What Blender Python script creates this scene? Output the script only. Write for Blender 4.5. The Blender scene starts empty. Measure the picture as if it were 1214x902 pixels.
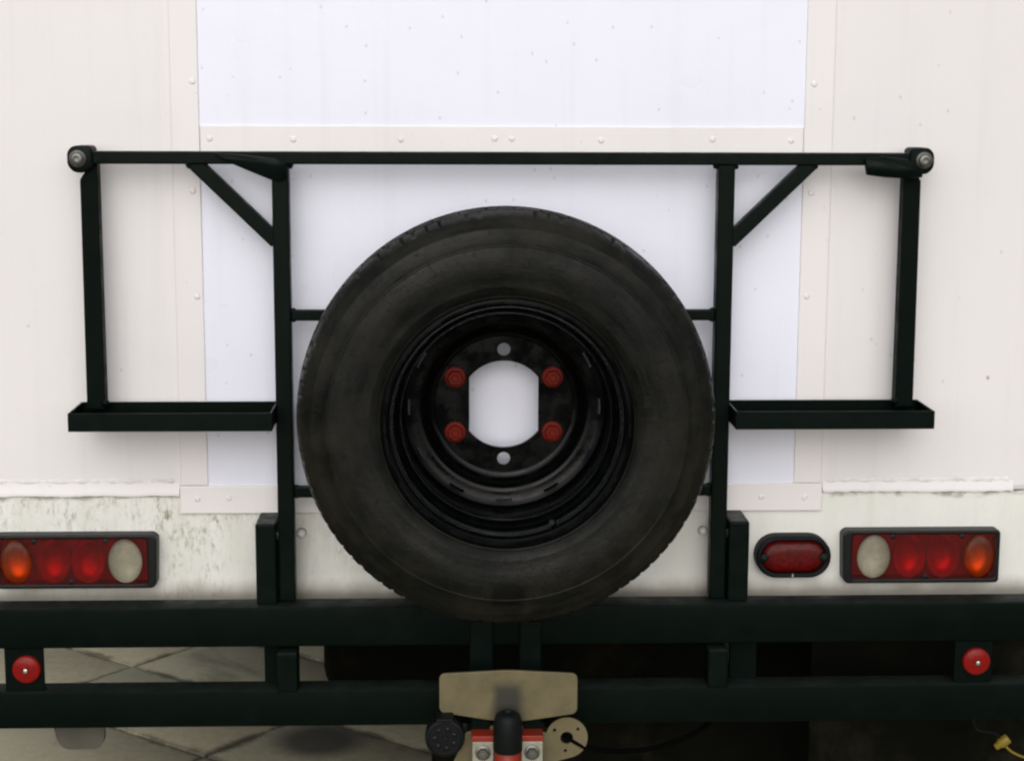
import bpy, bmesh, math, random
from mathutils import Matrix, Vector
random.seed(7)
scn = bpy.context.scene
COL = scn.collection

# ------------------------------------------------------------------ camera
cam_d = bpy.data.cameras.new('camera')
cam_d.sensor_width = 36.0
cam_d.lens = 36.0 * 2100.0 / 1214.0
cam_d.clip_end = 500.0
cam = bpy.data.objects.new('camera', cam_d)
COL.objects.link(cam)
pitch, yaw, roll = math.radians(9.4126), math.radians(2.1702), math.radians(0.2141)
f = Vector((math.sin(yaw)*math.cos(pitch), math.cos(yaw)*math.cos(pitch), -math.sin(pitch)))
r0 = Vector((math.cos(yaw), -math.sin(yaw), 0)); u0 = r0.cross(f)
r = r0*math.cos(roll) + u0*math.sin(roll); u = u0*math.cos(roll) - r0*math.sin(roll)
M = Matrix((r, u, -f)).transposed().to_4x4()
M.translation = Vector((-0.1073, -3.3145, 1.6304))
cam.matrix_world = M
scn.camera = cam

# ------------------------------------------------------------------ sky, sun, exposure (overcast)
SUN_EL, SUN_AZ = 27.0, 185.0            # azimuth clockwise from +Y; the sun stands behind the camera
w = bpy.data.worlds.new('World'); scn.world = w; w.use_nodes = True
nt = w.node_tree; nt.nodes.clear()
sky = nt.nodes.new('ShaderNodeTexSky'); sky.sky_type = 'NISHITA'; sky.sun_disc = False
sky.sun_elevation = math.radians(SUN_EL); sky.sun_rotation = math.radians(SUN_AZ)
sky.air_density = 1.0; sky.dust_density = 2.5; sky.ozone_density = 1.0
hs = nt.nodes.new('ShaderNodeHueSaturation'); hs.inputs['Saturation'].default_value = 0.30
bg = nt.nodes.new('ShaderNodeBackground'); bg.inputs['Strength'].default_value = 0.11
wo = nt.nodes.new('ShaderNodeOutputWorld')
nt.links.new(sky.outputs[0], hs.inputs['Color']); nt.links.new(hs.outputs[0], bg.inputs['Color'])
nt.links.new(bg.outputs[0], wo.inputs['Surface'])
sd = bpy.data.lights.new('sun', 'SUN'); sd.energy = 1.2; sd.angle = math.radians(75); sd.color = (1.0, 0.985, 0.965)
so = bpy.data.objects.new('sun', sd); COL.objects.link(so)
az, el = math.radians(SUN_AZ), math.radians(SUN_EL)
sdir = Vector((math.sin(az)*math.cos(el), math.cos(az)*math.cos(el), math.sin(el)))
so.rotation_euler = sdir.to_track_quat('Z', 'Y').to_euler(); so.location = sdir*20
vs = scn.view_settings
vs.view_transform = 'Standard'; vs.look = 'None'; vs.exposure = 0.10; vs.gamma = 1.0; vs.use_curve_mapping = False
scn.render.engine = 'CYCLES'
scn.cycles.filter_width = 2.3
scn.cycles.max_bounces = 8; scn.cycles.transparent_max_bounces = 12

# ------------------------------------------------------------------ material helpers
class NT:
    def __init__(s, name):
        s.m = bpy.data.materials.new(name); s.m.use_nodes = True
        s.t = s.m.node_tree; s.t.nodes.clear()
        s.out = s.n('ShaderNodeOutputMaterial')
    def n(s, typ, **kw):
        o = s.t.nodes.new(typ)
        for k, v in kw.items(): setattr(o, k, v)
        return o
    def l(s, a, b): s.t.links.new(a, b)
    def pos(s, scale=(1, 1, 1)):
        g = s.n('ShaderNodeNewGeometry'); mp = s.n('ShaderNodeMapping')
        mp.inputs['Scale'].default_value = scale; s.l(g.outputs['Position'], mp.inputs['Vector'])
        return mp.outputs[0]
    def noise(s, vec, scale, detail=4, rough=.55, dist=0):
        o = s.n('ShaderNodeTexNoise'); o.inputs['Scale'].default_value = scale
        o.inputs['Detail'].default_value = detail; o.inputs['Roughness'].default_value = rough
        o.inputs['Distortion'].default_value = dist
        s.l(vec, o.inputs['Vector']); return o.outputs['Fac']
    def ramp(s, fac, a, b, va=0., vb=1.):
        o = s.n('ShaderNodeMapRange'); o.interpolation_type = 'SMOOTHSTEP'
        for k, v in (('From Min', a), ('From Max', b), ('To Min', va), ('To Max', vb)): o.inputs[k].default_value = v
        s.l(fac, o.inputs['Value']); return o.outputs[0]
    def math(s, op, a, b=None, clamp=False):
        o = s.n('ShaderNodeMath', operation=op); o.use_clamp = clamp
        for i, x in enumerate((a, b)):
            if x is None: continue
            if isinstance(x, (int, float)): o.inputs[i].default_value = x
            else: s.l(x, o.inputs[i])
        return o.outputs[0]
    def mix(s, fac, a, b, mode='MIX'):
        o = s.n('ShaderNodeMix', data_type='RGBA', blend_type=mode)
        for i, x in ((0, fac), (6, a), (7, b)):
            if isinstance(x, (int, float)): o.inputs[i].default_value = x
            elif isinstance(x, tuple): o.inputs[i].default_value = (*x, 1) if len(x) == 3 else x
            else: s.l(x, o.inputs[i])
        return o.outputs[2]
    def bump(s, h, strength, dist=.002):
        o = s.n('ShaderNodeBump'); o.inputs['Strength'].default_value = strength
        o.inputs['Distance'].default_value = dist; s.l(h, o.inputs['Height']); return o.outputs[0]
    def bsdf(s, color, rough=.5, metal=0., spec=.5, normal=None, coat=0.):
        o = s.n('ShaderNodeBsdfPrincipled')
        for k, v in (('Base Color', color), ('Roughness', rough), ('Metallic', metal), ('Specular IOR Level', spec), ('Coat Weight', coat)):
            if isinstance(v, (int, float)): o.inputs[k].default_value = v
            elif isinstance(v, tuple): o.inputs[k].default_value = (*v, 1)
            else: s.l(v, o.inputs[k])
        if normal is not None: s.l(normal, o.inputs['Normal'])
        s.l(o.outputs[0], s.out.inputs['Surface']); return o
    def sep(s, vec=None):
        o = s.n('ShaderNodeSeparateXYZ'); s.l(vec if vec is not None else s.pos(), o.inputs[0]); return o.outputs

def paint(name, base, dirt=0.15, rough=.38, grime=False, specks=True, band=None):
    k = NT(name); p = k.pos()
    big = k.noise(p, 2.2, 3); fine = k.noise(p, 160, 2)
    c = k.mix(k.ramp(big, .3, .7), tuple(x*.965 for x in base), base)
    streak = k.noise(k.pos((26, 1, 1.1)), 1.0, 5, .62)
    c = k.mix(k.ramp(streak, .50, .76, 0, dirt*1.1), c, (base[0]*.70, base[1]*.68, base[2]*.62))
    if specks:
        v = k.n('ShaderNodeTexVoronoi'); v.inputs['Scale'].default_value = 7.5; v.inputs['Randomness'].default_value = 1
        k.l(k.pos((1.0, 1, .8)), v.inputs['Vector'])
        sep = k.n('ShaderNodeSeparateColor'); k.l(v.outputs['Color'], sep.inputs[0])
        size = k.ramp(sep.outputs[0], .45, 1.0, .0, .030)
        sp = k.math('LESS_THAN', v.outputs['Distance'], size)
        blot = k.ramp(k.noise(p, 110, 3), .46, .56)
        c = k.mix(k.math('MULTIPLY', k.math('MULTIPLY', sp, blot), .62), c, (.17, .15, .12))
        v2 = k.n('ShaderNodeTexVoronoi'); v2.inputs['Scale'].default_value = 30; k.l(k.pos((1, 1, .75)), v2.inputs['Vector'])
        s2 = k.n('ShaderNodeSeparateColor'); k.l(v2.outputs['Color'], s2.inputs[0])
        sp2 = k.math('LESS_THAN', v2.outputs['Distance'], k.ramp(s2.outputs[1], .55, 1.0, 0, .085))
        c = k.mix(k.math('MULTIPLY', sp2, .28), c, (.3, .28, .25))
    if grime:
        x, y, z = k.sep()
        # mildew runs that hang from the drip rail, thicker left of the carrier
        runs = k.noise(k.pos((120, 1, 42)), 1.0, 6, .72, .3)
        blots = k.noise(p, 24, 6, .75)
        left = k.ramp(x, .30, -.30, .10, .85)
        col = k.math('MULTIPLY', k.ramp(x, -.72, -.585, 0, 1), k.ramp(x, -.50, -.565, 0, 1))
        dens = k.math('ADD', left, k.math('MULTIPLY', col, .55))
        m1 = k.math('MULTIPLY', k.ramp(runs, .44, .70), k.ramp(blots, .38, .66))
        seam = k.math('ADD', k.ramp(k.math('ADD', z, k.math('MULTIPLY', k.math('SUBTRACT', k.noise(k.pos((9, 1, 1)), 1.0, 4), .5), .16)), .72, .86, .30, 1.15), k.math('MULTIPLY', col, .4))
        c = k.mix(k.math('MULTIPLY', k.math('MULTIPLY', m1, dens), seam, True), c, (.19, .175, .105))
        film = k.ramp(k.noise(k.pos((14, 1, 3)), 1.0, 5, .65), .40, .76, 0, .42)
        c = k.mix(k.math('MULTIPLY', film, k.ramp(x, .9, -.6, .35, 1)), c, (.47, .46, .37))
        # brown tide mark where the panel meets the bumper, and the green edge below the rail
        wob = k.math('MULTIPLY', k.math('SUBTRACT', k.noise(k.pos((16, 1, 10)), 1.0, 5), .5), .035)
        zz = k.math('ADD', z, wob)
        c = k.mix(k.ramp(zz, .700, .655, 0, .72), c, (.13, .105, .065))
        edge = k.math('MULTIPLY', k.ramp(zz, .848, .858), k.ramp(k.noise(p, 30, 4), .40, .60))
        c = k.mix(k.math('MULTIPLY', edge, .65), c, (.12, .12, .08))
    h = k.math('ADD', k.math('MULTIPLY', fine, .35), k.math('ADD', k.math('MULTIPLY', k.noise(p, 14, 3), 1.2), k.math('MULTIPLY', k.noise(k.pos((1, 1, .5)), 2.6, 2), 6.0)))
    k.bsdf(c, k.ramp(big, .2, .8, rough-.06, rough+.08), normal=k.bump(h, .14, .004))
    return k.m

def black_paint(name, base=(.0014, .0042, .0029), rough=.48, dust=.22, spec=.05, dust_sheen=.15, rusty=.55):
    k = NT(name); p = k.pos()
    d = k.ramp(k.noise(p, 9, 6, .7), .48, .80, 0, dust)
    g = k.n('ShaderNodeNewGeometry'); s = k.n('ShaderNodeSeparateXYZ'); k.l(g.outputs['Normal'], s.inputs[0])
    up = k.ramp(s.outputs[2], .5, 1., 0, dust_sheen)         # upward faces painted lighter: settled dust plus a sheen of top light
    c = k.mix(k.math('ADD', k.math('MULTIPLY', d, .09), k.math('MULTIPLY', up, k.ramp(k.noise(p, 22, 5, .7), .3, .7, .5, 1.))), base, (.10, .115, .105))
    chips = k.ramp(k.noise(p, 120, 4, .8), .68, .76, 0, .5)
    c = k.mix(chips, c, (.012, .011, .008))
    rust = k.ramp(k.noise(p, 34, 7, .75), .66, .73, 0, rusty)
    c = k.mix(rust, c, (.022, .014, .008))
    k.bsdf(c, k.ramp(k.noise(p, 30, 4), .3, .7, rough-.08, rough+.14), spec=spec, normal=k.bump(k.noise(p, 220, 3), .18, .001))
    return k.m

def plain(name, base, rough=.5, metal=0., var=.12, scale=60, bump=.08, spec=.5, dirt=None):
    k = NT(name); p = k.pos()
    c = k.mix(k.ramp(k.noise(p, scale, 5, .6), .35, .7), tuple(x*(1-var) for x in base), base)
    if dirt:
        c = k.mix(k.ramp(k.noise(p, scale*.4, 6, .7), .50, .72, 0, dirt[1]), c, dirt[0])
    k.bsdf(c, rough, metal, spec, normal=k.bump(k.noise(p, 250, 3), bump, .001))
    return k.m

def lens_mat(name, tint, gloss=.07, rough=.12):
    k = NT(name)
    tr = k.n('ShaderNodeBsdfTransparent'); tr.inputs[0].default_value = (*tint, 1)
    gl = k.n('ShaderNodeBsdfGlossy'); gl.inputs['Roughness'].default_value = rough
    di = k.n('ShaderNodeBsdfDiffuse')
    dirty = k.ramp(k.noise(k.pos((1, 1, .6)), 55, 5, .65), .38, .68, 0, .8)
    k.l(k.mix(dirty, tuple(t*.20 for t in tint), (.045, .012, .009) if tint[1] < .3 else (.16, .14, .09)), di.inputs[0])
    wv = k.n('ShaderNodeTexWave', wave_type='BANDS', bands_direction='X'); wv.inputs['Scale'].default_value = 70
    k.l(k.pos(), wv.inputs['Vector'])
    nb = k.bump(k.math('ADD', wv.outputs['Fac'], k.noise(k.pos(), 260, 2)), .5, .001); k.l(nb, gl.inputs['Normal'])
    m1 = k.n('ShaderNodeMixShader'); k.l(k.ramp(k.noise(k.pos((1, 1, .5)), 38, 5, .6),   .35, .7, .10, .26), m1.inputs[0])
    k.l(tr.outputs[0], m1.inputs[1]); k.l(di.outputs[0], m1.inputs[2])
    m2 = k.n('ShaderNodeMixShader'); m2.inputs[0].default_value = gloss
    k.l(m1.outputs[0], m2.inputs[1]); k.l(gl.outputs[0], m2.inputs[2])
    k.l(m2.outputs[0], k.out.inputs['Surface'])
    return k.m

def rubber_tyre():
    k = NT('tyre_rubber'); p = k.pos()
    x, y, z = k.sep()
    dx = x; dz = k.math('SUBTRACT', z, 1.05)
    rad = k.math('SQRT', k.math('ADD', k.math('MULTIPLY', dx, dx), k.math('MULTIPLY', dz, dz)))
    ang = k.math('ARCTAN2', dz, dx)
    cv = k.n('ShaderNodeCombineXYZ'); k.l(k.math('MULTIPLY', rad, 55), cv.inputs[0]); k.l(k.math('MULTIPLY', ang, 2.5), cv.inputs[1])
    rings = k.noise(cv.outputs[0], 1.6, 6, .72)
    base = k.mix(k.ramp(rings, .35, .65), (.0014, .0019, .0016), (.0062, .0068, .0056))
    dust = k.math('MULTIPLY', k.ramp(k.noise(p, 8, 8, .72), .40, .64), k.ramp(rad, .22, .36, .35, .8))
    base = k.mix(dust, base, (.0170, .0160, .0108))
    # scuffs along the flank and a wet mark low on the flank
    cv2 = k.n('ShaderNodeCombineXYZ'); k.l(k.math('MULTIPLY', rad, 40), cv2.inputs[0]); k.l(k.math('MULTIPLY', ang, 26), cv2.inputs[1])
    sc = k.ramp(k.noise(cv2.outputs[0], 1.0, 5, .7), .58, .66, 0, .40)
    base = k.mix(sc, base, (.0015, .0015, .0014))
    sx = k.ramp(k.math('ABSOLUTE', k.math('ADD', x, k.math('MULTIPLY', k.math('SUBTRACT', k.noise(p, 50, 3), .5), .03))), .030, .022)
    sz = k.math('MULTIPLY', k.ramp(z, .722, .732), k.ramp(z, .775, .760))
    base = k.mix(k.math('MULTIPLY', k.math('MULTIPLY', sx, sz), .8), base, (.0015, .0015, .0015))
    sp = k.ramp(k.noise(p, 95, 4, .65), .60, .68, 0, .45)
    base = k.mix(sp, base, (.0014, .0014, .0013))
    h = k.math('ADD', k.math('ADD', k.math('MULTIPLY', rings, .9), k.math('MULTIPLY', k.math('MAXIMUM', sc, sp), -.7)), k.math('MULTIPLY', k.noise(p, 90, 4), .5))
    k.bsdf(base, k.ramp(k.noise(p, 7, 5), .35, .7, .32, .60), spec=.14, normal=k.bump(h, .45, .002))
    return k.m

SLA, SLB, GAPJ = .36, .67, .011
def concrete():
    k = NT('concrete'); p = k.pos()
    a = k.noise(p, 1.7, 6, .6); b = k.noise(p, 40, 5, .7)
    c = k.mix(k.ramp(a, .35, .68), (.33, .295, .195), (.44, .400, .275))
    c = k.mix(k.ramp(b, .35, .7, 0, .5), c, (.48, .445, .32))
    # oil and damp stains
    st = k.ramp(k.noise(p, 2.3, 5, .55, .7), .55, .68, 0, .55)
    c = k.mix(st, c, (.10, .088, .062))
    # damp moss creeping in from the slab edges
    tc = k.n('ShaderNodeTexCoord'); ox, oy, oz = k.sep(tc.outputs['Object'])
    ed = k.math('MINIMUM', k.math('SUBTRACT', (SLB-GAPJ)/2, k.math('ABSOLUTE', ox)), k.math('SUBTRACT', (SLA-GAPJ)/2, k.math('ABSOLUTE', oy)))
    ed = k.math('ADD', ed, k.math('MULTIPLY', k.math('SUBTRACT', k.noise(p, 6, 5, .7), .5), .10))
    c = k.mix(k.ramp(ed, .020, -.006, 0, .85), c, (.07, .062, .042))
    x, y, z = k.sep()
    dark_spot = k.n('ShaderNodeVectorMath', operation='DISTANCE'); dark_spot.inputs[1].default_value = (-.43, .965, 0)
    k.l(p, dark_spot.inputs[0])
    c = k.mix(k.ramp(dark_spot.outputs['Value'], .15, .06, 0, .85), c, (.035, .03, .022))  # round dark spot on the slabs, fading outwards
    k.bsdf(c, .85, normal=k.bump(k.math('ADD', b, k.noise(p, 160, 4)), .4, .003))
    return k.m

MAT = dict(
    cream=paint('cream_paint', (.762, .738, .744), .15),
    strip=paint('strip_paint', (.785, .755, .762), .10),
    lower=paint('grimy_cream_paint', (.76, .76, .722), .22, .45, grime=True),
    blue=paint('pale_blue_white_sheet', (.795, .81, .92), .12, .30),
    seal=plain('white_sealant', (.78, .76, .75), .6, var=.15, scale=35, bump=.6, dirt=((.36, .34, .30), .7)),
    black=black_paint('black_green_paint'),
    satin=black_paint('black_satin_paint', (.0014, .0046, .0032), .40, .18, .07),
    rim=black_paint('black_rim_paint', (.0008, .0011, .0011), .20, .02, .15, 0., .12),
    tyre=rubber_tyre(),
    rubber=plain('black_rubber', (.0035, .005, .005), .55, bump=.3, spec=.16),
    housing=plain('black_lamp_plastic', (.0045, .0055, .0052), .45, bump=.2, spec=.22, dirt=((.018, .02, .016), .5)),
    steel=plain('bright_steel', (.62, .62, .60), .28, 1., bump=.05),
    dullsteel=plain('dull_steel', (.17, .17, .155), .45, .9, dirt=((.20, .15, .09), .5)),
    chrome=plain('chrome', (.85, .85, .85), .08, 1., var=.02, bump=0),
    rednut=plain('red_paint', (.135, .009, .004), .55, spec=.12, dirt=((.07, .02, .012), .6)),
    redjaw=plain('red_orange_paint', (.26, .022, .009), .45, spec=.3, dirt=((.09, .03, .02), .6)),
    reflred=plain('red_reflector', (.23, .007, .006), .2, spec=.2, var=.25, scale=300, bump=.5),
    beige=None, capwhite=plain('white_cap_plastic', (.82, .82, .80), .3, var=.03),
    white=plain('grimy_white_paint', (.30, .29, .23), .5, dirt=((.09, .08, .055), .7)),
    bowl_dim=plain('silvered_bowl', (.80, .78, .76), .42, 1., var=.2), bowl_mid=plain('silvered_bowl', (.48, .45, .38), .42, 1., var=.2),
    bowl_clear=plain('white_bowl', (.56, .54, .49), .5, var=.2, dirt=((.26, .25, .20), .7)),
    lens_red=lens_mat('red_lens', (.80, .024, .016), .025, .35),
    lens_amber=lens_mat('amber_lens', (.95, .26, .030), .025, .35),
    lens_clear=lens_mat('milky_lens', (.78, .765, .68), .03, .35),
    redback=plain('lamp_back', (.36, .30, .28), .6),
    fogback=plain('ribbed_lamp_back', (.17, .13, .12), .5, var=.7, scale=120, bump=.8),
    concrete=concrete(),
    joint=plain('damp_joint_soil', (.055, .048, .034), .95, var=.4, scale=80, bump=.5),
    blocker=plain('black_olive_plastic', (.0030, .0032, .0018), .7, var=.4, scale=8, bump=.5, spec=.05, dirt=((.015, .014, .008), .8)),
    cable=plain('matt_cable', (.0012, .0014, .0014), .8, spec=.03),
    yellow=plain('yellow_plastic', (.22, .15, .012), .45),
    tabgrey=plain('grey_rubber', (.085, .08, .062), .8, var=.2, scale=20),
    under=plain('dark_floor_underside', (.035, .033, .03), .9),
)
def beige_mat():
    k = NT('beige_primer'); p = k.pos()
    c = k.mix(k.ramp(k.noise(p, 25, 6, .65), .32, .7), (.098, .080, .037), (.132, .108, .052))
    c = k.mix(k.ramp(k.noise(p, 130, 4, .7), .62, .74, 0, .5), c, (.20, .15, .09))
    # grease smeared round the coupling jaw
    x, y, z = k.sep()
    wx = k.math('ADD', x, k.math('MULTIPLY', k.math('SUBTRACT', k.noise(p, 40, 4), .5), .012))
    gx = k.ramp(k.math('ABSOLUTE', k.math('SUBTRACT', wx, .004)), .036, .014)
    gz = k.ramp(k.math('ADD', z, k.math('MULTIPLY', k.math('SUBTRACT', k.noise(p, 55, 4), .5), .010)), .572, .545)
    gy = k.math('LESS_THAN', y, -.2215)
    c = k.mix(k.math('MULTIPLY', k.math('MULTIPLY', gx, gz), .90), c, (.016, .017, .014))
    k.bsdf(c, .5, normal=k.bump(k.noise(p, 150, 4), .2, .001)); return k.m
MAT['beige'] = beige_mat()

# ------------------------------------------------------------------ mesh helpers (world coordinates; parts sit under a root)
def mesh_from(bm, name, mat, smooth=None):
    bmesh.ops.recalc_face_normals(bm, faces=bm.faces)
    me = bpy.data.meshes.new(name); bm.to_mesh(me); bm.free()
    me.materials.append(MAT[mat] if isinstance(mat, str) else mat)
    if smooth:
        me.polygons.foreach_set('use_smooth', [True]*len(me.polygons))
        me.set_sharp_from_angle(angle=math.radians(smooth))
    me.update(); return me
def rootloc(p):
    v = Vector()
    while p is not None: v = v + p.location; p = p.parent
    return v
def put(name, me, parent=None, loc=None, rot=None, **props):
    o = bpy.data.objects.new(name, me); COL.objects.link(o)
    base = rootloc(parent)
    if parent is not None: o.parent = parent
    if loc is None:
        if parent is not None: me.transform(Matrix.Translation(-base))
    else: o.location = Vector(loc) - base
    if rot: o.rotation_euler = rot
    for a, b in props.items(): o[a] = b
    return o
def root(name, loc, label, cat, group=None):
    o = bpy.data.objects.new(name, None); COL.objects.link(o); o.location = loc; o.empty_display_size = .1
    o['label'] = label; o['category'] = cat
    if group: o['group'] = group
    return o
def bx(bm, x0, x1, y0, y1, z0, z1, bev=.0, seg=2, mat=None):
    res = bmesh.ops.create_cube(bm, size=1)
    vs = res['verts']
    for v in vs: v.co = Vector(((x0+x1)/2+v.co.x*(x1-x0), (y0+y1)/2+v.co.y*(y1-y0), (z0+z1)/2+v.co.z*(z1-z0)))
    if mat is not None: bmesh.ops.transform(bm, matrix=mat, verts=vs)
    if bev:
        es = list({e for v in vs for e in v.link_edges})
        bmesh.ops.bevel(bm, geom=es, offset=bev, segments=seg, affect='EDGES', profile=.5)
def box(name, parent, mat, x0, x1, y0, y1, z0, z1, bev=.002, seg=2, **props):
    bm = bmesh.new(); bx(bm, x0, x1, y0, y1, z0, z1, bev, seg)
    return put(name, mesh_from(bm, name, mat, 18), parent, **props)
def plate_bm(bm, outer, holes, y0, y1, bev=0., seg=2):
    """outline and holes in (x, z), extruded from y0 (front) to y1"""
    edges = []
    for loop in [outer]+holes:
        vs = [bm.verts.new((a, y0, b)) for a, b in loop]
        for i in range(len(vs)): edges.append(bm.edges.new((vs[i], vs[(i+1) % len(vs)])))
    g = bmesh.ops.triangle_fill(bm, use_beauty=True, use_dissolve=False, edges=edges)
    faces = [x for x in g['geom'] if isinstance(x, bmesh.types.BMFace)]
    rim = edges
    ext = bmesh.ops.extrude_face_region(bm, geom=faces, use_keep_orig=True)
    bmesh.ops.translate(bm, vec=(0, y1-y0, 0), verts=[v for v in ext['geom'] if isinstance(v, bmesh.types.BMVert)])
    if bev:
        bmesh.ops.recalc_face_normals(bm, faces=bm.faces)
        bmesh.ops.bevel(bm, geom=[e for e in rim if e.is_valid], offset=bev, segments=seg, affect='EDGES', profile=.5)
def plate(name, parent, mat, outer, y0, y1, holes=(), bev=.0, seg=2, smooth=18, **props):
    bm = bmesh.new(); plate_bm(bm, outer, list(holes), y0, y1, bev, seg)
    return put(name, mesh_from(bm, name, mat, smooth), parent, **props)
def circ(cx, cz, rx, rz=None, n=32, a0=0.):
    rz = rz or rx
    return [(cx+rx*math.cos(a0+2*math.pi*i/n), cz+rz*math.sin(a0+2*math.pi*i/n)) for i in range(n)]
def rrect(x0, x1, z0, z1, rr, n=6):
    out = []
    for cx, cz, a in ((x1-rr, z1-rr, 0), (x0+rr, z1-rr, 90), (x0+rr, z0+rr, 180), (x1-rr, z0+rr, 270)):
        for i in range(n+1):
            t = math.radians(a+90*i/n); out.append((cx+rr*math.cos(t), cz+rr*math.sin(t)))
    return out
def roundpoly(pts, rr, n=5):
    out = []; N = len(pts)
    for i in range(N):
        p0, p, p1 = (Vector(pts[j % N]) for j in (i-1, i, i+1))
        d0 = (p0-p); d1 = (p1-p); q = min(rr, d0.length*.45, d1.length*.45)
        a = p+d0.normalized()*q; b = p+d1.normalized()*q
        for k in range(n+1):
            t = k/n; out.append(tuple((1-t)**2*a+2*t*(1-t)*p+t*t*b))
    return out
def lathe(bm, prof, cx, cz, cy, n, skip=None, closed=False, fn=None):
    """prof of (radius, y) revolved round the Y axis through (cx, cz)"""
    rings = []
    for i in range(n):
        a = 2*math.pi*i/n; row = []
        for j, (rr, y) in enumerate(prof):
            q, yy = (fn(i, j, rr, y) if fn else (rr, y))
            row.append(bm.verts.new((cx+q*math.cos(a), cy+yy, cz+q*math.sin(a))))
        rings.append(row)
    L = len(prof)
    for i in range(n):
        A, B = rings[i], rings[(i+1) % n]
        for j in range(L if closed else L-1):
            if skip and skip(i, j): continue
            k = (j+1) % L
            bm.faces.new((A[j], A[k], B[k], B[j]))
    return rings
def lathe_cap(bm, prof, cx, cz, cy, n):
    rings = lathe(bm, prof, cx, cz, cy, n)
    for e in (0, -1):
        if prof[e][0] > 1e-6:
            vs = [rg[e] for rg in rings]; bm.faces.new(vs)
def tube(bm, pts, rad, n=10):
    rings = []
    for i, p in enumerate(pts):
        p = Vector(p); d = (Vector(pts[min(i+1, len(pts)-1)])-Vector(pts[max(i-1, 0)])).normalized()
        up = Vector((0, 0, 1)) if abs(d.z) < .9 else Vector((0, 1, 0))
        s = d.cross(up).normalized(); t = s.cross(d)
        rings.append([bm.verts.new(p+s*rad*math.cos(2*math.pi*k/n)+t*rad*math.sin(2*math.pi*k/n)) for k in range(n)])
    for a, b in zip(rings, rings[1:]):
        for k in range(n): bm.faces.new((a[k], a[(k+1) % n], b[(k+1) % n], b[k]))
    bm.faces.new(rings[0]); bm.faces.new(rings[-1])
def smoothpath(pts, n=8):
    P = [Vector(p) for p in pts]; P = [P[0]]+P+[P[-1]]; out = []
    for i in range(1, len(P)-2):
        for k in range(n):
            t = k/n; a, b, c, d = P[i-1:i+3]
            out.append(.5*((2*b)+(c-a)*t+(2*a-5*b+4*c-d)*t*t+(3*b-a-3*c+d)*t**3))
    return out+[P[-2]]
def beam_bm(bm, x0, z0, x1, z1, wid, y0, y1, bev=.003):
    """straight square tube in the XZ plane"""
    a, b = Vector((x0, 0, z0)), Vector((x1, 0, z1)); d = (b-a); L = d.length; d.normalize()
    ang = math.atan2(d.z, d.x)
    m = Matrix.Translation((a+b)/2) @ Matrix.Rotation(-ang, 4, 'Y')
    bx(bm, -L/2, L/2, y0, y1, -wid/2, wid/2, bev, 2, m)
def beam(name, parent, mat, *a, **k):
    bm = bmesh.new(); beam_bm(bm, *a, **k)
    return put(name, mesh_from(bm, name, mat, 18), parent)

# ================================================================== GROUND
gm = bmesh.new()
for x, y in ((-60, -60), (60, -60), (60, 60), (-60, 60)): gm.verts.new((x, y, -.012))
gm.faces.new(gm.verts)
ground = put('ground', mesh_from(gm, 'ground', 'joint'), kind='structure')
ga = math.radians(-39.0)
ux, uy = Vector((math.cos(ga), math.sin(ga))), Vector((-math.sin(ga), math.cos(ga)))
bm = bmesh.new(); bx(bm, -(SLB-GAPJ)/2, (SLB-GAPJ)/2, -(SLA-GAPJ)/2, (SLA-GAPJ)/2, -.05, 0, .004, 2)
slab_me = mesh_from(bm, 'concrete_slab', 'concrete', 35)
P0 = Vector((-.705, .868))
for i in range(-9, 10):
    for j in range(-16, 17):
        c = P0 + ux*(SLB*(i+.5)) + uy*(SLA*(j+.5))
        if -3.0 < c.x < 3.0 and -2.2 < c.y < 4.2:
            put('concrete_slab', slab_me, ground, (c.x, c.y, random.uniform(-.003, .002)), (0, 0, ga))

# ================================================================== VAN BODY
van = root('van_body', (0, 1.6, .6), 'cream van box body with pale blue-white riveted rear panels and grimy lower edge', 'van')
HW = 1.045
box('back_wall', van, 'cream', -HW, HW, 0, .04, .861, 2.75, .012)
box('lower_panel', van, 'lower', -HW, HW, .003, .045, .635, .8605, .004)
box('side_wall', van, 'cream', -HW, -HW+.04, .0455, 5.2, .62, 2.74, .004)
box('side_wall', van, 'cream', HW-.04, HW, .0455, 5.2, .62, 2.74, .004)
box('front_wall', van, 'cream', -HW+.041, HW-.041, 5.15, 5.19, .62, 2.74, .002)
box('roof', van, 'cream', -HW-.004, HW+.004, -.004, 5.204, 2.751, 2.79, .01)
box('floor_underside', van, 'under', -HW+.041, HW-.041, .047, 5.14, .63, .66, .002)
# sheet panels: the big rear panel is split by a riveted strip
box('sheet_panel', van, 'blue', -.560, .562, -.003, .002, 1.556, 2.55, .001)
box('sheet_panel', van, 'blue', -.560, .5615, -.003, .002, .878, 1.500, .001)
# cover strips, slightly proud
box('cover_strip', van, 'strip', -.611, -.559, -.0065, .001, .8805, 2.60, .002)
box('cover_strip', van, 'strip', .561, .615, -.0065, .001, .8805, 2.60, .002)
box('cover_strip', van, 'strip', -.5585, .5605, -.0065, .001, 1.492, 1.558, .002)
box('cover_strip', van, 'strip', -.613, .617, -.0075, .004, .826, .880, .002)
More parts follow.
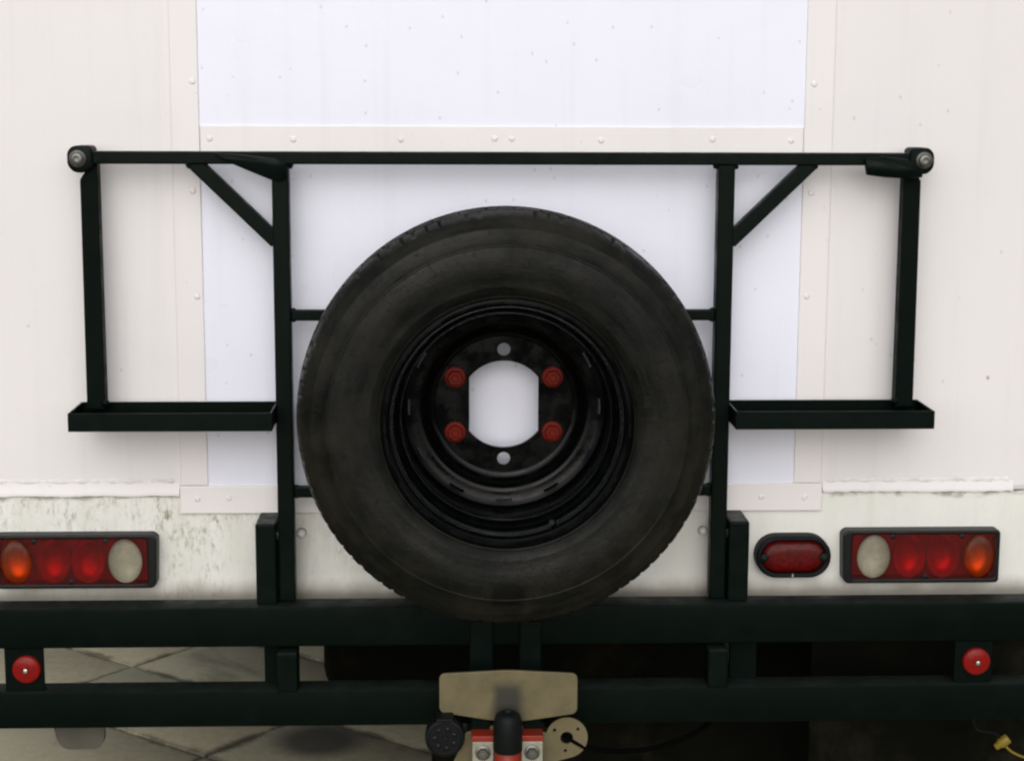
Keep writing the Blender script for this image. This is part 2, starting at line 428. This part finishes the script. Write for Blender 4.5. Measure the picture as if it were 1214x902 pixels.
# drip rails and their sealant
def rail(x0, x1, z0, z1):
    bm = bmesh.new()
    prof = [(.004, z1), (-.0015, z1-.001), (-.0032, z0+.008), (-.0052, z0+.002), (-.0045, z0), (.004, z0)]
    n = 40; rows = []
    for i in range(n+1):
        x = x0+(x1-x0)*i/n; dz = random.uniform(-.0012, .0012)
        rows.append([bm.verts.new((x, y, z+dz)) for y, z in prof])
    for a, b in zip(rows, rows[1:]):
        for k in range(len(prof)-1): bm.faces.new((a[k], a[k+1], b[k+1], b[k]))
    bm.faces.new(rows[0]); bm.faces.new(rows[-1])
    put('drip_rail', mesh_from(bm, 'drip_rail', 'cream', 40), van)
    bm = bmesh.new(); pts = []
    n = int((x1-x0)/.006)
    rows = []
    for i in range(n+1):
        x = x0+.01+(x1-x0-.02)*i/n
        s = .8+.5*math.sin(i*.9+3*math.sin(i*.13))*random.uniform(.3, 1)
        chip = .25 if (random.random() < .10) else 1
        s *= chip
        rows.append([bm.verts.new((x, -.0-.0026*s*math.sin(t), z1+.001+.005*math.cos(t)*(.6+.4*s))) for t in [math.pi*k/6 for k in range(7)]])
    for a, b in zip(rows, rows[1:]):
        for k in range(6): bm.faces.new((a[k], a[k+1], b[k+1], b[k]))
    put('sealant_bead', mesh_from(bm, 'sealant_bead', 'seal', 60), van)
rail(-HW+.01, -.6145, .860, .887)
rail(.6185, .990, .862, .883)
# rivets
bm = bmesh.new(); lathe_cap(bm, [(.0062, .002), (.0062, -.0003), (.0052, -.0012), (.0038, -.0018), (.002, -.0021), (0.0002, -.0022)], 0, 0, 0, 14)
rivet_me = mesh_from(bm, 'rivet', 'strip', 60)
RV = [(-.572, z) for z in (2.45, 2.25, 2.04, 1.84, 1.636, 1.438, 1.240, 1.04)] + [(.576, z) for z in (2.45, 2.25, 2.04, 1.84, 1.637, 1.435, 1.240, 1.04)]
RV += [(x, 1.534) for x in (-.539, -.387, -.188, -.015, .018, .181, .388, .535)] + [(-.52, .857), (-.582, .855), (.583, .853), (.50, .856), (-.25, .853), (.25, .853)]
for x, z in RV:
    put('rivet', rivet_me, van, (x+random.uniform(-.002, .002), -.0062 if z > .88 else -.0072, z+random.uniform(-.002, .002)))

bm = bmesh.new(); lathe_cap(bm, [(.0094, .004), (.0094, -.003), (.0084, -.0035)], 0, 0, 0, 20)
wash_me = mesh_from(bm, 'washer', 'rubber', 40)
bm = bmesh.new(); lathe_cap(bm, [(.0086, -.003), (.0086, -.0075), (.0072, -.0115), (.0045, -.0140), (.0020, -.0150), (.0002, -.0152)], 0, 0, 0, 20)
dome_me = mesh_from(bm, 'dome_bolt', 'capwhite', 60)
for x in (-.3845, .3885):
    b_ = put('dome_bolt', dome_me, van, (x, .003, .7855)); put('washer', wash_me, b_, (x, .003, .7855))

# ================================================================== REAR BUMPER
bum = root('rear_bumper', (0, -.09, .44), 'black twin-rail steel rear bumper below the spare wheel', 'bumper')
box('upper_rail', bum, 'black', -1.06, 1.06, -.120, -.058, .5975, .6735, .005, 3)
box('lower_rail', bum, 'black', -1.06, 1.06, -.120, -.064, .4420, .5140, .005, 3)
for s in (-1, 1):
    # plates that carry the reflectors
    xa, xb = sorted((s*.930, s*.858))
    box('reflector_plate', bum, 'black', xa, xb, -.112, -.104, .5135, .598, .001)
    # short posts standing on the lower rail and the tie plates behind them
    xa, xb = sorted((s*.424, s*.386))
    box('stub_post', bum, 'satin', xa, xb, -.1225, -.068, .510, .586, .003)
    xa, xb = sorted((s*.452, s*.4245)) if s < 0 else (.4345, .486)
    box('tie_plate', bum, 'black', xa, xb, -.075, -.066, .512, .600, .001)
    # feet of the wheel carrier
    xa, xb = sorted((s*.462, s*.4235))
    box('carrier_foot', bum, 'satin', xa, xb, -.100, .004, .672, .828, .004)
    xa, xb = sorted((s*.452, s*.425))
    box('chassis_arm', bum, 'under', xa, xb, -.060, .9, .54, .625, .002)
for xa, xb in ((-.063, -.020), (.030, .070)):
    box('hitch_upright', bum, 'satin', xa, xb, -.129, -.1195, .450, .645, .002)
plate('hanging_tab', bum, 'tabgrey', roundpoly([(-.868, .450), (-.764, .450), (-.764, .388), (-.778, .370), (-.842, .370), (-.856, .388)], .012), -.040, -.030, bev=.002)
box('tab_arm', bum, 'under', -.84, -.80, -.066, -.036, .445, .470, .001)

# ================================================================== SPARE WHEEL CARRIER
car = root('spare_wheel_carrier', (0, -.06, .674), 'black tubular spare wheel carrier frame with two angle-iron can trays', 'wheel carrier')
box('top_rail', car, 'satin', -.745, .748, -.088, -.055, 1.4905, 1.5130, .003)
for s in (-1, 1):
    xa, xb = sorted((s*.3905, s*.4210))
    box('inner_upright', car, 'satin', xa, xb, -.085, -.052, .675, 1.491, .003)
    # outer upright: flat bar with its outer top corner cut away
    o_ = [(s*.735, 1.040), (s*.769, 1.040), (s*.767, 1.462), (s*.752, 1.484), (s*.735, 1.491)]
    plate('outer_upright', car, 'black', o_, -.072, -.044, bev=.002)
    beam('diagonal_brace', car, 'satin', s*.562, 1.494, s*.414, 1.350, .0265, -.083, -.056)
    # can tray: floor and four lips of angle iron
    x0, x1 = sorted((s*.4205, s*.786))
    t = box('tray', car, 'black', x0+.003, x1-.003, -.157, -.045, 1.0165, 1.0205, .0005)
    box('front_lip', t, 'satin', x0, x1, -.162, -.158, 1.0155, 1.0490, .001)
    box('back_lip', t, 'black', x0, x1, -.0442, -.040, 1.0155, 1.0490, .001)
    box('side_lip', t, 'satin', x0, x0+.004, -.1575, -.0445, 1.0160, 1.0488, .001)
    box('side_lip', t, 'satin', x1-.004, x1, -.1575, -.0445, 1.0160, 1.0488, .001)
    # gusset pieces where the tray meets the uprights
    bm = bmesh.new(); beam_bm(bm, s*.421, 1.030, s*.429, 1.030, .020, -.080, -.048, .001)
    put('tray_weld', mesh_from(bm, 'tray_weld', 'black', 35), car)
    # mounting lug with its bolt
    lug = plate('mounting_lug', car, 'satin', roundpoly([(s*.739, 1.523), (s*.775, 1.523), (s*.7845, 1.512), (s*.7845, 1.488), (s*.774, 1.476), (s*.756, 1.474), (s*.739, 1.488)], .010), -.094, -.050, bev=.004, seg=3)
    bm = bmesh.new(); lathe_cap(bm, [(.0155, .004), (.0155, -.002), (.0135, -.004), (.0125, -.0042), (.0118, -.0085), (.0095, -.0105), (.0055, -.0108), (.005, -.0065), (.0001, -.0060)], s*.7655, 1.5005, -.0935, 24)
    put('bolt', mesh_from(bm, 'bolt', 'dullsteel', 40), lug)
    bm = bmesh.new(); lathe_cap(bm, [(.013, -.03), (.014, 0), (.014, .046)], s*.7655, 1.5005, -.0495, 20)
    put('rubber_spacer', mesh_from(bm, 'rubber_spacer', 'rubber', 40), lug)
    bm = bmesh.new(); beam_bm(bm, s*.3925, .800, s*.424, .800, .016, -.080, -.064, .002)
    put('pivot_pin', mesh_from(bm, 'pivot_pin', 'steel', 35), car)
    box('hub_bar', car, 'black', s*.0888-.016, s*.0888+.016, -.0745, -.0605, .880, 1.215, .001)
    for x, z in ((.3895, 1.489), (.4220, 1.489), (.735, 1.052), (.5690, 1.4890), (.4215, 1.3500)):
        bm = bmesh.new(); bmesh.ops.create_icosphere(bm, subdivisions=2, radius=.0075)
        bm.transform(Matrix.Translation((s*x, -.070, z)) @ Matrix.Diagonal((1, 1.5, 1, 1)))
        for v in bm.verts: v.co += Vector((random.uniform(-.001, .001), random.uniform(-.001, .001), random.uniform(-.001, .001)))
        put('weld', mesh_from(bm, 'weld', 'satin', 60), car)
    # small weld fillets at the ends of the cross bars
    for z in (1.2145, .8825):
        bm = bmesh.new(); bmesh.ops.create_icosphere(bm, subdivisions=2, radius=.011)
        bm.transform(Matrix.Translation((s*.387, -.0665, z)) @ Matrix.Diagonal((.8, .9, 1.25, 1)))
        put('weld', mesh_from(bm, 'weld', 'satin', 60), car)
box('cross_bar', car, 'satin', -.392, .392, -.0760, -.0590, 1.2045, 1.2245, .003)
box('cross_bar', car, 'satin', -.392, .392, -.0760, -.0590, .8720, .8930, .003)
# odd gusset plates: a long wedge at one inner upright, a short folded one at the far lug
def wedge(pts, ridge, y0, y1):
    bm = bmesh.new(); n = len(pts)
    F = [bm.verts.new((a, y0, b)) for a, b in pts]; B = [bm.verts.new((a, y1, b)) for a, b in pts]
    c = bm.verts.new((ridge[0], y0-.012, ridge[1]))
    for i in range(n):
        bm.faces.new((F[i], F[(i+1) % n], c)); bm.faces.new((F[i], B[i], B[(i+1) % n], F[(i+1) % n]))
    bm.faces.new(B)
    bmesh.ops.recalc_face_normals(bm, faces=bm.faces)
    bmesh.ops.bevel(bm, geom=list(bm.edges), offset=.0015, segments=1, affect='EDGES')
    put('gusset', mesh_from(bm, 'gusset', 'satin', 30), car)
wedge([(-.523, 1.511), (-.470, 1.508), (-.412, 1.502), (-.391, 1.490), (-.390, 1.470), (-.404, 1.460), (-.418, 1.462), (-.453, 1.476), (-.500, 1.496)], (-.408, 1.492), -.098, -.0875)
wedge([(.655, 1.503), (.690, 1.508), (.735, 1.502), (.762, 1.484), (.762, 1.470), (.740, 1.467), (.690, 1.470), (.660, 1.474)], (.742, 1.484), -.100, -.0875)

# ================================================================== SPARE WHEEL
HX, HY, HZ = 0.0, -.190, 1.05
whl = root('spare_wheel', (HX, HY, .675), 'dusty black spare wheel with four red nuts hung on the carrier', 'wheel')
TP = [(.207, -.066), (.2105, -.078), (.2150, -.0885), (.2215, -.0985), (.2260, -.1010), (.2275, -.1000), (.2295, -.1020), (.2420, -.1085), (.2440, -.1090), (.2460, -.1088), (.2620, -.1128), (.2800, -.1145), (.2980, -.1137), (.3130, -.1108),
      (.3145, -.1117), (.3165, -.1114), (.3180, -.1094), (.3300, -.1055), (.3415, -.0995), (.3430, -.0993), (.3452, -.0978), (.3465, -.0962), (.3550, -.0905), (.3625, -.0840), (.3670, -.0770), (.3700, -.0680), (.3718, -.0560),
      (.3722, -.0500), (.3640, -.0485), (.3640, -.0415), (.3735, -.0400), (.3748, -.0180), (.3665, -.0165), (.3665, -.0085), (.3750, -.0070), (.3752, 0.)]
TP = [(a*.993, b) for a, b in TP]
prof = TP + [(a, -b) for a, b in TP[-2::-1]]
NS = 576
LUGW = [random.choice((1, 1, 1, 2)) for _ in range(96)]
LUG = [random.choice((.15, .5, .8, 1, 1.2)) for _ in range(96)]
def tread(i, j, rr, y):
    ay = abs(y)
    if rr > .3600 and ay > .050:
        ph = (i + (2 if y > 0 else 0)) % 6
        if ph < LUGW[(i//6) % 96]: return rr-.0048*LUG[(i//6) % 96], y*.99
    elif rr > .37 and ay < .05:
        if (i+int(ay*200)) % 12 == 0: return rr-.004, y
    return rr, y
bm = bmesh.new(); lathe(bm, prof, HX, HZ, HY, NS, fn=tread)
put('tyre', mesh_from(bm, 'tyre', 'tyre', 38), whl)
# rim barrel
RP = [(.2205, -.1000), (.2225, -.0975), (.2225, -.0930), (.2190, -.0890), (.2130, -.0865), (.2085, -.0800), (.2070, -.0700), (.2055, -.0480), (.2000, -.0420), (.1920, -.0340), (.1900, -.0250), (.1895, .0400), (.1950, .0600), (.2050, .0700), (.2070, .0860), (.2180, .0910), (.2220, .0960)]
inner = [(a-.004, b-(.002 if b < 0 else -.002)) for a, b in RP]
rp = RP + inner[::-1]
bm = bmesh.new(); lathe(bm, rp, HX, HZ, HY, 160, closed=True)
rim = put('rim', mesh_from(bm, 'rim', 'rim', 40), whl)
bm = bmesh.new()                                   # lock ring on the front flange
lathe(bm, [(.2090, -.0935), (.2120, -.0965), (.2165, -.0965), (.2190, -.0930), (.2150, -.0895), (.2100, -.0900)], HX, HZ, HY, 160, closed=True, fn=None)
put('lock_ring', mesh_from(bm, 'lock_ring', 'rim', 40), rim)
# dished centre: cone with twelve hand holes, then the flat bolting face
CP = [(.1860, .0300), (.1862, .0450), (.1840, .0560), (.1770, .0611), (.1725, .0621), (.1620, .0640), (.1560, .0635), (.1520, .0660), (.1450, .0780), (.1380, .0865), (.1320, .0895), (.1290, .0900), (.1282, .0892), (.1270, .0900)]
CP = [(a, b+.015) for a, b in CP]
def hole(i, j): return j == 3 and (i % 12) in (10, 11, 0, 1)
bm = bmesh.new()
A = lathe(bm, CP, HX, HZ, HY, 144, skip=hole)
back = [(a+.001, b+.005) for a, b in CP]
B = lathe(bm, back, HX, HZ, HY, 144, skip=hole)
for i in range(144):
    for side in (0, 1):
        pass
    if hole(i, 3):
        n = (i+1) % 144
        bm.faces.new((A[i][3], A[n][3], B[n][3], B[i][3])); bm.faces.new((A[i][4], A[n][4], B[n][4], B[i][4]))
        if i % 12 == 10: bm.faces.new((A[i][3], A[i][4], B[i][4], B[i][3]))
        if i % 12 == 1: bm.faces.new((A[n][3], A[n][4], B[n][4], B[n][3]))
dish = put('wheel_dish', mesh_from(bm, 'wheel_dish', 'rim', 40), whl)
hub = []
a0 = math.acos(.064/.0815)
for k in range(25):
    t = a0+(math.pi-2*a0)*k/24; hub.append((HX+.0815*math.cos(t), HZ+.0815*math.sin(t)))
for k in range(25):
    t = math.pi+a0+(math.pi-2*a0)*k/24; hub.append((HX+.0815*math.cos(t), HZ+.0815*math.sin(t)))
plate('bolting_face', whl, 'rim', circ(HX, HZ, .1285, n=96), HY+.1050, HY+.1135,
      [hub, circ(HX, HZ+.1025, .0122, n=24), circ(HX, HZ-.1025, .0122, n=24)], bev=.0008, seg=1)
def nut_bm():
    bm = bmesh.new()
    lathe_cap(bm, [(.0195, .001), (.0195, -.004), (.0180, -.0055), (.0150, -.0060)], 0, 0, 0, 28)
    hexa = [(.0150, -.005), (.0150, -.0175), (.0125, -.0200), (.0075, -.0200), (.0072, -.0150)]
    lathe_cap(bm, hexa, 0, 0, 0, 6)
    lathe_cap(bm, [(.0070, -.014), (.0070, -.0225), (.0055, -.0240), (.0001, -.0242)], 0, 0, 0, 16)
    return bm
nut_me = mesh_from(nut_bm(), 'wheel_nut', 'rednut', 35)
for sx in (-1, 1):
    for sz in (-1, 1):
        put('wheel_nut', nut_me, whl, (HX+sx*.0900, HY+.1050, HZ+sz*.0513), (0, random.uniform(0, 1), 0))
# valve stem low in the dish
bm = bmesh.new(); tube(bm, [(HX+.082, HY-.055, HZ-.183), (HX+.079, HY-.085, HZ-.178)], .005, 10)
put('valve', mesh_from(bm, 'valve', 'rubber', 40), whl)

# ================================================================== LAMPS
def tail_lamp(s, label):
    """s=-1: black end cap points to +X"""
    X = lambda a: s*a
    L = root('tail_lamp', (X(.81), 0, .687), label, 'tail lamp', 'rear lamp clusters')
    outl = roundpoly([(X(.962), .6865), (X(.962), .7905), (X(.664), .7905), (X(.6555), .783), (X(.6585), .694), (X(.666), .6865)], .008)
    hsg = plate('housing', L, 'housing', outl, -.030, .004, [rrect(*sorted((X(.6745), X(.9535))), .6955, .7835, .006)], bev=.003)
    box('back_plate', L, 'redback', *sorted((X(.6755), X(.9525))), -.0025, .0025, .6965, .7825, .0005)
    cells = [(.7165, .0325, .0435, 'clear'), (.7870, .032, .043, 'red'), (.8520, .032, .043, 'red'), (.9215, .0305, .0435, 'amber')]
    for cx, rx, rz, kind in cells:
        bm = bmesh.new()                                     # reflector bowl behind the lens
        rows = []
        n = 32
        for k, (q, y) in enumerate([(.98, -.0265), (.95, -.020), (.88, -.0135), (.70, -.0075), (.40, -.0045), (.05, -.0038)]):
            rows.append([bm.verts.new((X(cx)+rx*q*math.cos(2*math.pi*i/n), y, .7395+rz*q*math.sin(2*math.pi*i/n))) for i in range(n)])
        for a, b in zip(rows, rows[1:]):
            for i in range(n): bm.faces.new((a[i], a[(i+1) % n], b[(i+1) % n], b[i]))
        bm.faces.new(rows[-1])
        put('bowl', mesh_from(bm, 'bowl', {'red': 'bowl_dim', 'amber': 'bowl_mid', 'clear': 'bowl_clear'}[kind], 60), L)
        if kind != 'red':
            bm = bmesh.new(); rows = []
            top = -.0365 if kind != 'red' else -.0345
            for q, y in [(1.0, -.0285), (.97, -.0315), (.88, top+.0018), (.6, top+.0004), (.2, top)]:
                rows.append([bm.verts.new((X(cx)+rx*q*math.cos(2*math.pi*i/n), y, .7395+rz*q*math.sin(2*math.pi*i/n))) for i in range(n)])
            for a, b in zip(rows, rows[1:]):
                for i in range(n): bm.faces.new((a[i], a[(i+1) % n], b[(i+1) % n], b[i]))
            bm.faces.new(rows[-1])
            put({'red': 'red_lens', 'amber': 'amber_lens', 'clear': 'clear_lens'}[kind], mesh_from(bm, 'lens', 'lens_'+kind, 60), L)
    holes = [circ(X(cx), .7395, rx*1.0, rz*1.0, 32) for cx, rx, rz, k in cells if k != 'red']
    plate('lens_cover', L, 'lens_red', rrect(*sorted((X(.6740), X(.9540))), .6950, .7840, .006), -.0305, -.0275, holes)
    bm = bmesh.new()
    for cx in (.690, .752, .8855):
        pass
    for cx, cz in ((.752, .779), (.8865, .779), (.819, .700)):
        bm = bmesh.new(); lathe_cap(bm, [(.0048, .004), (.0048, -.001), (.003, -.0018), (.0001, -.0019)], X(cx), cz, -.0305, 14)
        put('screw', mesh_from(bm, 'screw', 'housing', 40), L)
tail_lamp(-1, 'rectangular red tail lamp on the mildewed panel, on the side without an oval lamp')
tail_lamp(1, 'rectangular red tail lamp right next to the small oval red lamp')

fog = root('oval_lamp', (.561, 0, .697), 'small oval red lamp in a black rubber surround between carrier foot and tail lamp', 'fog lamp')
def stad(x0, x1, z0, z1, n=14):
    rr = (z1-z0)/2; cz = (z0+z1)/2; out = []
    for k in range(n+1):
        t = math.radians(-90+180*k/n); out.append((x1-rr+rr*math.cos(t), cz+rr*math.sin(t)))
    for k in range(n+1):
        t = math.radians(90+180*k/n); out.append((x0+rr+rr*math.cos(t), cz+rr*math.sin(t)))
    return out
plate('surround', fog, 'rubber', stad(.4885, .6345, .6975, .7805), -.030, .004, [stad(.5005, .6225, .7085, .7700)], bev=.006, seg=3)
plate('back_plate', fog, 'fogback', stad(.5000, .6230, .7080, .7705), -.010, .002)
bm = bmesh.new()
n0 = stad(.5000, .6230, .7080, .7705); rows = []
for q, y in [(1.0, -.024), (.97, -.030), (.86, -.0345), (.5, -.0365), (.1, -.037)]:
    rows.append([bm.verts.new((.5615+(a-.5615)*q, y, .7392+(b-.7392)*q)) for a, b in n0])
for a, b in zip(rows, rows[1:]):
    for i in range(len(n0)): bm.faces.new((a[i], a[(i+1) % len(n0)], b[(i+1) % len(n0)], b[i]))
bm.faces.new(rows[-1])
put('lens', mesh_from(bm, 'lens', 'lens_red', 60), fog)
for sx in (.5035, .6195):
    bm = bmesh.new(); lathe_cap(bm, [(.0085, .006), (.0085, -.006), (.006, -.0075), (.0001, -.0078)], sx, .7392, -.0295, 18)
    put('screw_boss', mesh_from(bm, 'screw_boss', 'rubber', 40), fog)
    bm = bmesh.new(); lathe_cap(bm, [(.0032, .002), (.0032, -.001), (.0001, -.0015)], sx, .7392, -.037, 12)
    put('screw', mesh_from(bm, 'screw', 'housing', 40), fog)
bm = bmesh.new(); bx(bm, .5585, .5615, -.0315, -.028, .698, .7065, .0005)
put('drain_notch', mesh_from(bm, 'drain_notch', 'white', 35), fog)

for s, lab in ((-1, 'round red reflector bolted to the bumper, below the tail lamp on the mildewed side'), (1, 'round red reflector bolted to the bumper on the side of the oval lamp')):
    cx = -.8890 if s < 0 else .8990
    R = root('reflector', (cx, -.112, .531), lab, 'reflector', 'round reflectors on the bumper')
    bm = bmesh.new(); lathe_cap(bm, [(.0262, .001), (.0262, -.005), (.0250, -.007), (.0240, -.0075)], cx, .5570, -.1125, 36)
    put('rim_ring', mesh_from(bm, 'rim_ring', 'reflred', 40), R)
    bm = bmesh.new(); lathe_cap(bm, [(.0243, -.0055), (.0236, -.0085), (.016, -.0105), (.0065, -.0112), (.0060, -.0090)], cx, .5570, -.1125, 36)
    put('lens', mesh_from(bm, 'lens', 'reflred', 40), R)
    bm = bmesh.new(); lathe_cap(bm, [(.0062, -.006), (.0062, -.0125), (.0045, -.0155), (.0001, -.0165)], cx, .5570, -.1125, 6)
    put('bolt', mesh_from(bm, 'bolt', 'steel', 40), R)

# ================================================================== TOW COUPLING
tow = root('tow_coupling', (.003, -.20, .36), 'tow coupling with beige greasy guard plate, black pin and red jaw', 'tow coupling')
gp = plate('guard_plate', tow, 'beige', roundpoly([(-.1205, .5785), (.003, .5845), (.1315, .5770), (.1315, .5010), (.033, .4870), (-.024, .4890), (-.1205, .5050)], .012), -.2260, -.2200, bev=.0015)
for xa in (-.062, .032):
    box('arm', tow, 'black', xa, xa+.034, -.2195, -.1285, .455, .545, .002)
# lower bracket with the empty socket disc: keyhole slot and three screw holes
cxd, czd, rd = .1130, .4520, .0385
key = []
sa = math.radians(-32); ca_, sa_ = math.cos(sa), math.sin(sa); hw = .0042
disc = []
for k in range(49):
    t = math.radians(-32+4.8+ (191)*k/48); disc.append((cxd+rd*math.cos(t), czd+rd*math.sin(t)))
# slot: enter at the rim, round the centre hole, leave again
ring = []
h = .0118; ha = math.asin(hw/h)
for k in range(25):
    t = sa - ha - (2*math.pi-2*ha)*k/24
    ring.append((cxd+h*math.cos(t), czd+h*math.sin(t)))
lowarc = [(cxd+rd*math.cos(math.radians(-32-4.8-k*6)), czd+rd*math.sin(math.radians(-32-4.8-k*6))) for k in range(8)]
outer = disc[:] + [(.0760, .4615), (.034, .4755), (-.020, .4770), (-.0725, .4640), (-.0820, .4350), (-.0960, .4050), (-.090, .385), (.090, .385), (.098, .408)]
outer += lowarc[::-1] + ring
holes = [circ(cxd-.0225, czd+.0150, .0032, n=12), circ(cxd+.0205, czd+.0165, .0032, n=12), circ(cxd-.002, czd-.0245, .0032, n=12)]
plate('socket_bracket', tow, 'beige', outer, -.2185, -.2140, holes)
# jaw: two white flanges with red edges, red throat, black pin
for s in (-1, 1):
    cx = .003+s*.0445
    j = box('jaw_flange', tow, 'white', cx-.0195, cx+.0195, -.2560, -.2190, .380, .4600, .002)
    box('flange_edge', j, 'redjaw', cx-.0205, cx+.0205, -.2570, -.2190, .4605, .4710, .002)
    bm = bmesh.new(); lathe_cap(bm, [(.0140, .001), (.0140, -.003), (.0120, -.004)], cx, .4400, -.2560, 24)
    put('washer', mesh_from(bm, 'washer', 'dullsteel', 40), j)
    bm = bmesh.new(); lathe_cap(bm, [(.0105, -.002), (.0105, -.0085), (.009, -.0105), (.0052, -.0105), (.005, -.007)], cx, .4400, -.2560, 6)
    lathe_cap(bm, [(.005, -.006), (.005, -.0135), (.0001, -.0138)], cx, .4400, -.2560, 14)
    put('bolt', mesh_from(bm, 'bolt', 'dullsteel', 40), j)
def vcyl(name, mat, prof, cx, cy, parent):
    bm = bmesh.new(); rings = []
    n = 32
    for rr, z in prof: rings.append([bm.verts.new((cx+rr*math.cos(2*math.pi*i/n), cy+rr*math.sin(2*math.pi*i/n), z)) for i in range(n)])
    for a, b in zip(rings, rings[1:]):
        for i in range(n): bm.faces.new((a[i], a[(i+1) % n], b[(i+1) % n], b[i]))
    bm.faces.new(rings[0]); bm.faces.new(rings[-1])
    put(name, mesh_from(bm, name, mat, 45), parent)
vcyl('throat', 'redjaw', [(.0240, .370), (.0240, .448), (.022, .450)], .003, -.262, tow)
vcyl('pin', 'rubber', [(.0250, .4480), (.0265, .4520), (.0262, .4900), (.0252, .5060), (.0215, .5160), (.0150, .5205), (.0100, .5208), (.0085, .5175), (.0080, .5160)], .003, -.268, tow)

soc = root('trailer_socket', (-.111, -.24, .43), 'round black trailer socket with a hinged cap beside the red jaw', 'trailer socket')
bm = bmesh.new(); lathe_cap(bm, [(.030, .045), (.0345, .040), (.0350, .012), (.0362, .008), (.0362, -.004), (.0345, -.0075), (.0300, -.0090), (.0285, -.0078), (.0060, -.0080), (.0055, -.0110), (.0001, -.0114)], -.1105, .4665, -.246, 40)
bd = put('body', mesh_from(bm, 'body', 'rubber', 35), soc)
for k in range(7):
    t = 2*math.pi*k/7+.4
    bm = bmesh.new(); lathe_cap(bm, [(.0045, .001), (.0045, -.003), (.0028, -.0042), (.0001, -.0044)], -.1105+.0185*math.cos(t), .4665+.0185*math.sin(t), -.2538, 12)
    put('contact_boss', mesh_from(bm, 'contact_boss', 'housing', 40), bd)
bm = bmesh.new(); bx(bm, -.126, -.095, -.262, -.200, .5000, .5060, .002)
put('hinge', mesh_from(bm, 'hinge', 'rubber', 35), soc)
bm = bmesh.new(); bx(bm, -.112, -.070, -.2135, -.2060, .4500, .4800, .001)
put('fixing_lug', mesh_from(bm, 'fixing_lug', 'rubber', 35), soc)

bm = bmesh.new(); tube(bm, smoothpath([(.075, -.190, .470), (.113, -.205, .450), (.150, -.208, .430), (.21, -.19, .414), (.30, -.14, .404), (.40, -.06, .42), (.43, -.03, .50)]), .0050, 10)
c_ = put('socket_cable', mesh_from(bm, 'socket_cable', 'cable', 50), label='black cable hanging from the keyhole of the beige socket disc', category='cable')

# ================================================================== LOOSE WIRE WITH YELLOW PLUG, ADDED DARK SHEET AND BLOCK UNDER THE FLOOR
wr = root('plug_wire', (.97, -.06, .37), 'thin wire with a yellow plug hanging below the bumper end', 'wire')
bm = bmesh.new(); tube(bm, smoothpath([(.905, -.075, .445), (.918, -.072, .408), (.940, -.066, .398), (.960, -.062, .392), (.972, -.060, .381)]), .0022, 8)
put('wire', mesh_from(bm, 'wire', 'rubber', 50), wr)
bm = bmesh.new(); tube(bm, smoothpath([(.982, -.060, .366), (.998, -.058, .352), (1.03, -.05, .338), (1.07, -.04, .345), (1.06, .02, .46)]), .0024, 8)
put('wire', mesh_from(bm, 'wire', 'yellow', 50), wr)
bm = bmesh.new()
lathe_cap(bm, [(.0085, -.014), (.0105, -.012), (.0105, .004), (.0075, .008), (.0065, .016), (.0045, .018)], 0, 0, 0, 16)
bm.transform(Matrix.Translation((.976, -.060, .374)) @ Matrix.Rotation(math.radians(-38), 4, 'Y') @ Matrix.Rotation(math.radians(90), 4, 'Z'))
put('plug', mesh_from(bm, 'plug', 'yellow', 40), wr)

gap_sheet = root('added_gap_sheet', (.87, .10, .14), 'added broad black sheet behind the bumper end with the yellow plug, keeping it dark', 'dark sheet')  # added sheet, darkens the view under this bumper end
plate('rubber_sheet', gap_sheet, 'blocker', roundpoly([(.63, .625), (1.10, .625), (1.10, .14), (.63, .14)], .05), .100, .108, bev=.002)
box('hanger', gap_sheet, 'under', .64, 1.04, .1085, .125, .58, .632, .002)
blocker = root('added_underbody', (.45, 1.0, .2), 'added dark block under the van floor behind the tow coupling, hiding lit ground', 'blocker')  # added mass under the floor, hides lit ground and darkens the gap
bm = bmesh.new(); bx(bm, -.37, 1.02, .30, 2.60, .350, .628, .05, 4)
put('body', mesh_from(bm, 'body', 'blocker', 40), blocker)
bm = bmesh.new(); bx(bm, -.14, 1.035, .34, 2.40, .120, .420, .03, 4)
put('low_block', mesh_from(bm, 'low_block', 'blocker', 40), blocker)
for y in (.75, 1.75):
    bm = bmesh.new(); bx(bm, -.376, 1.026, y-.02, y+.02, .344, .632, .01, 2)
    put('strap', mesh_from(bm, 'strap', 'under', 40), blocker)
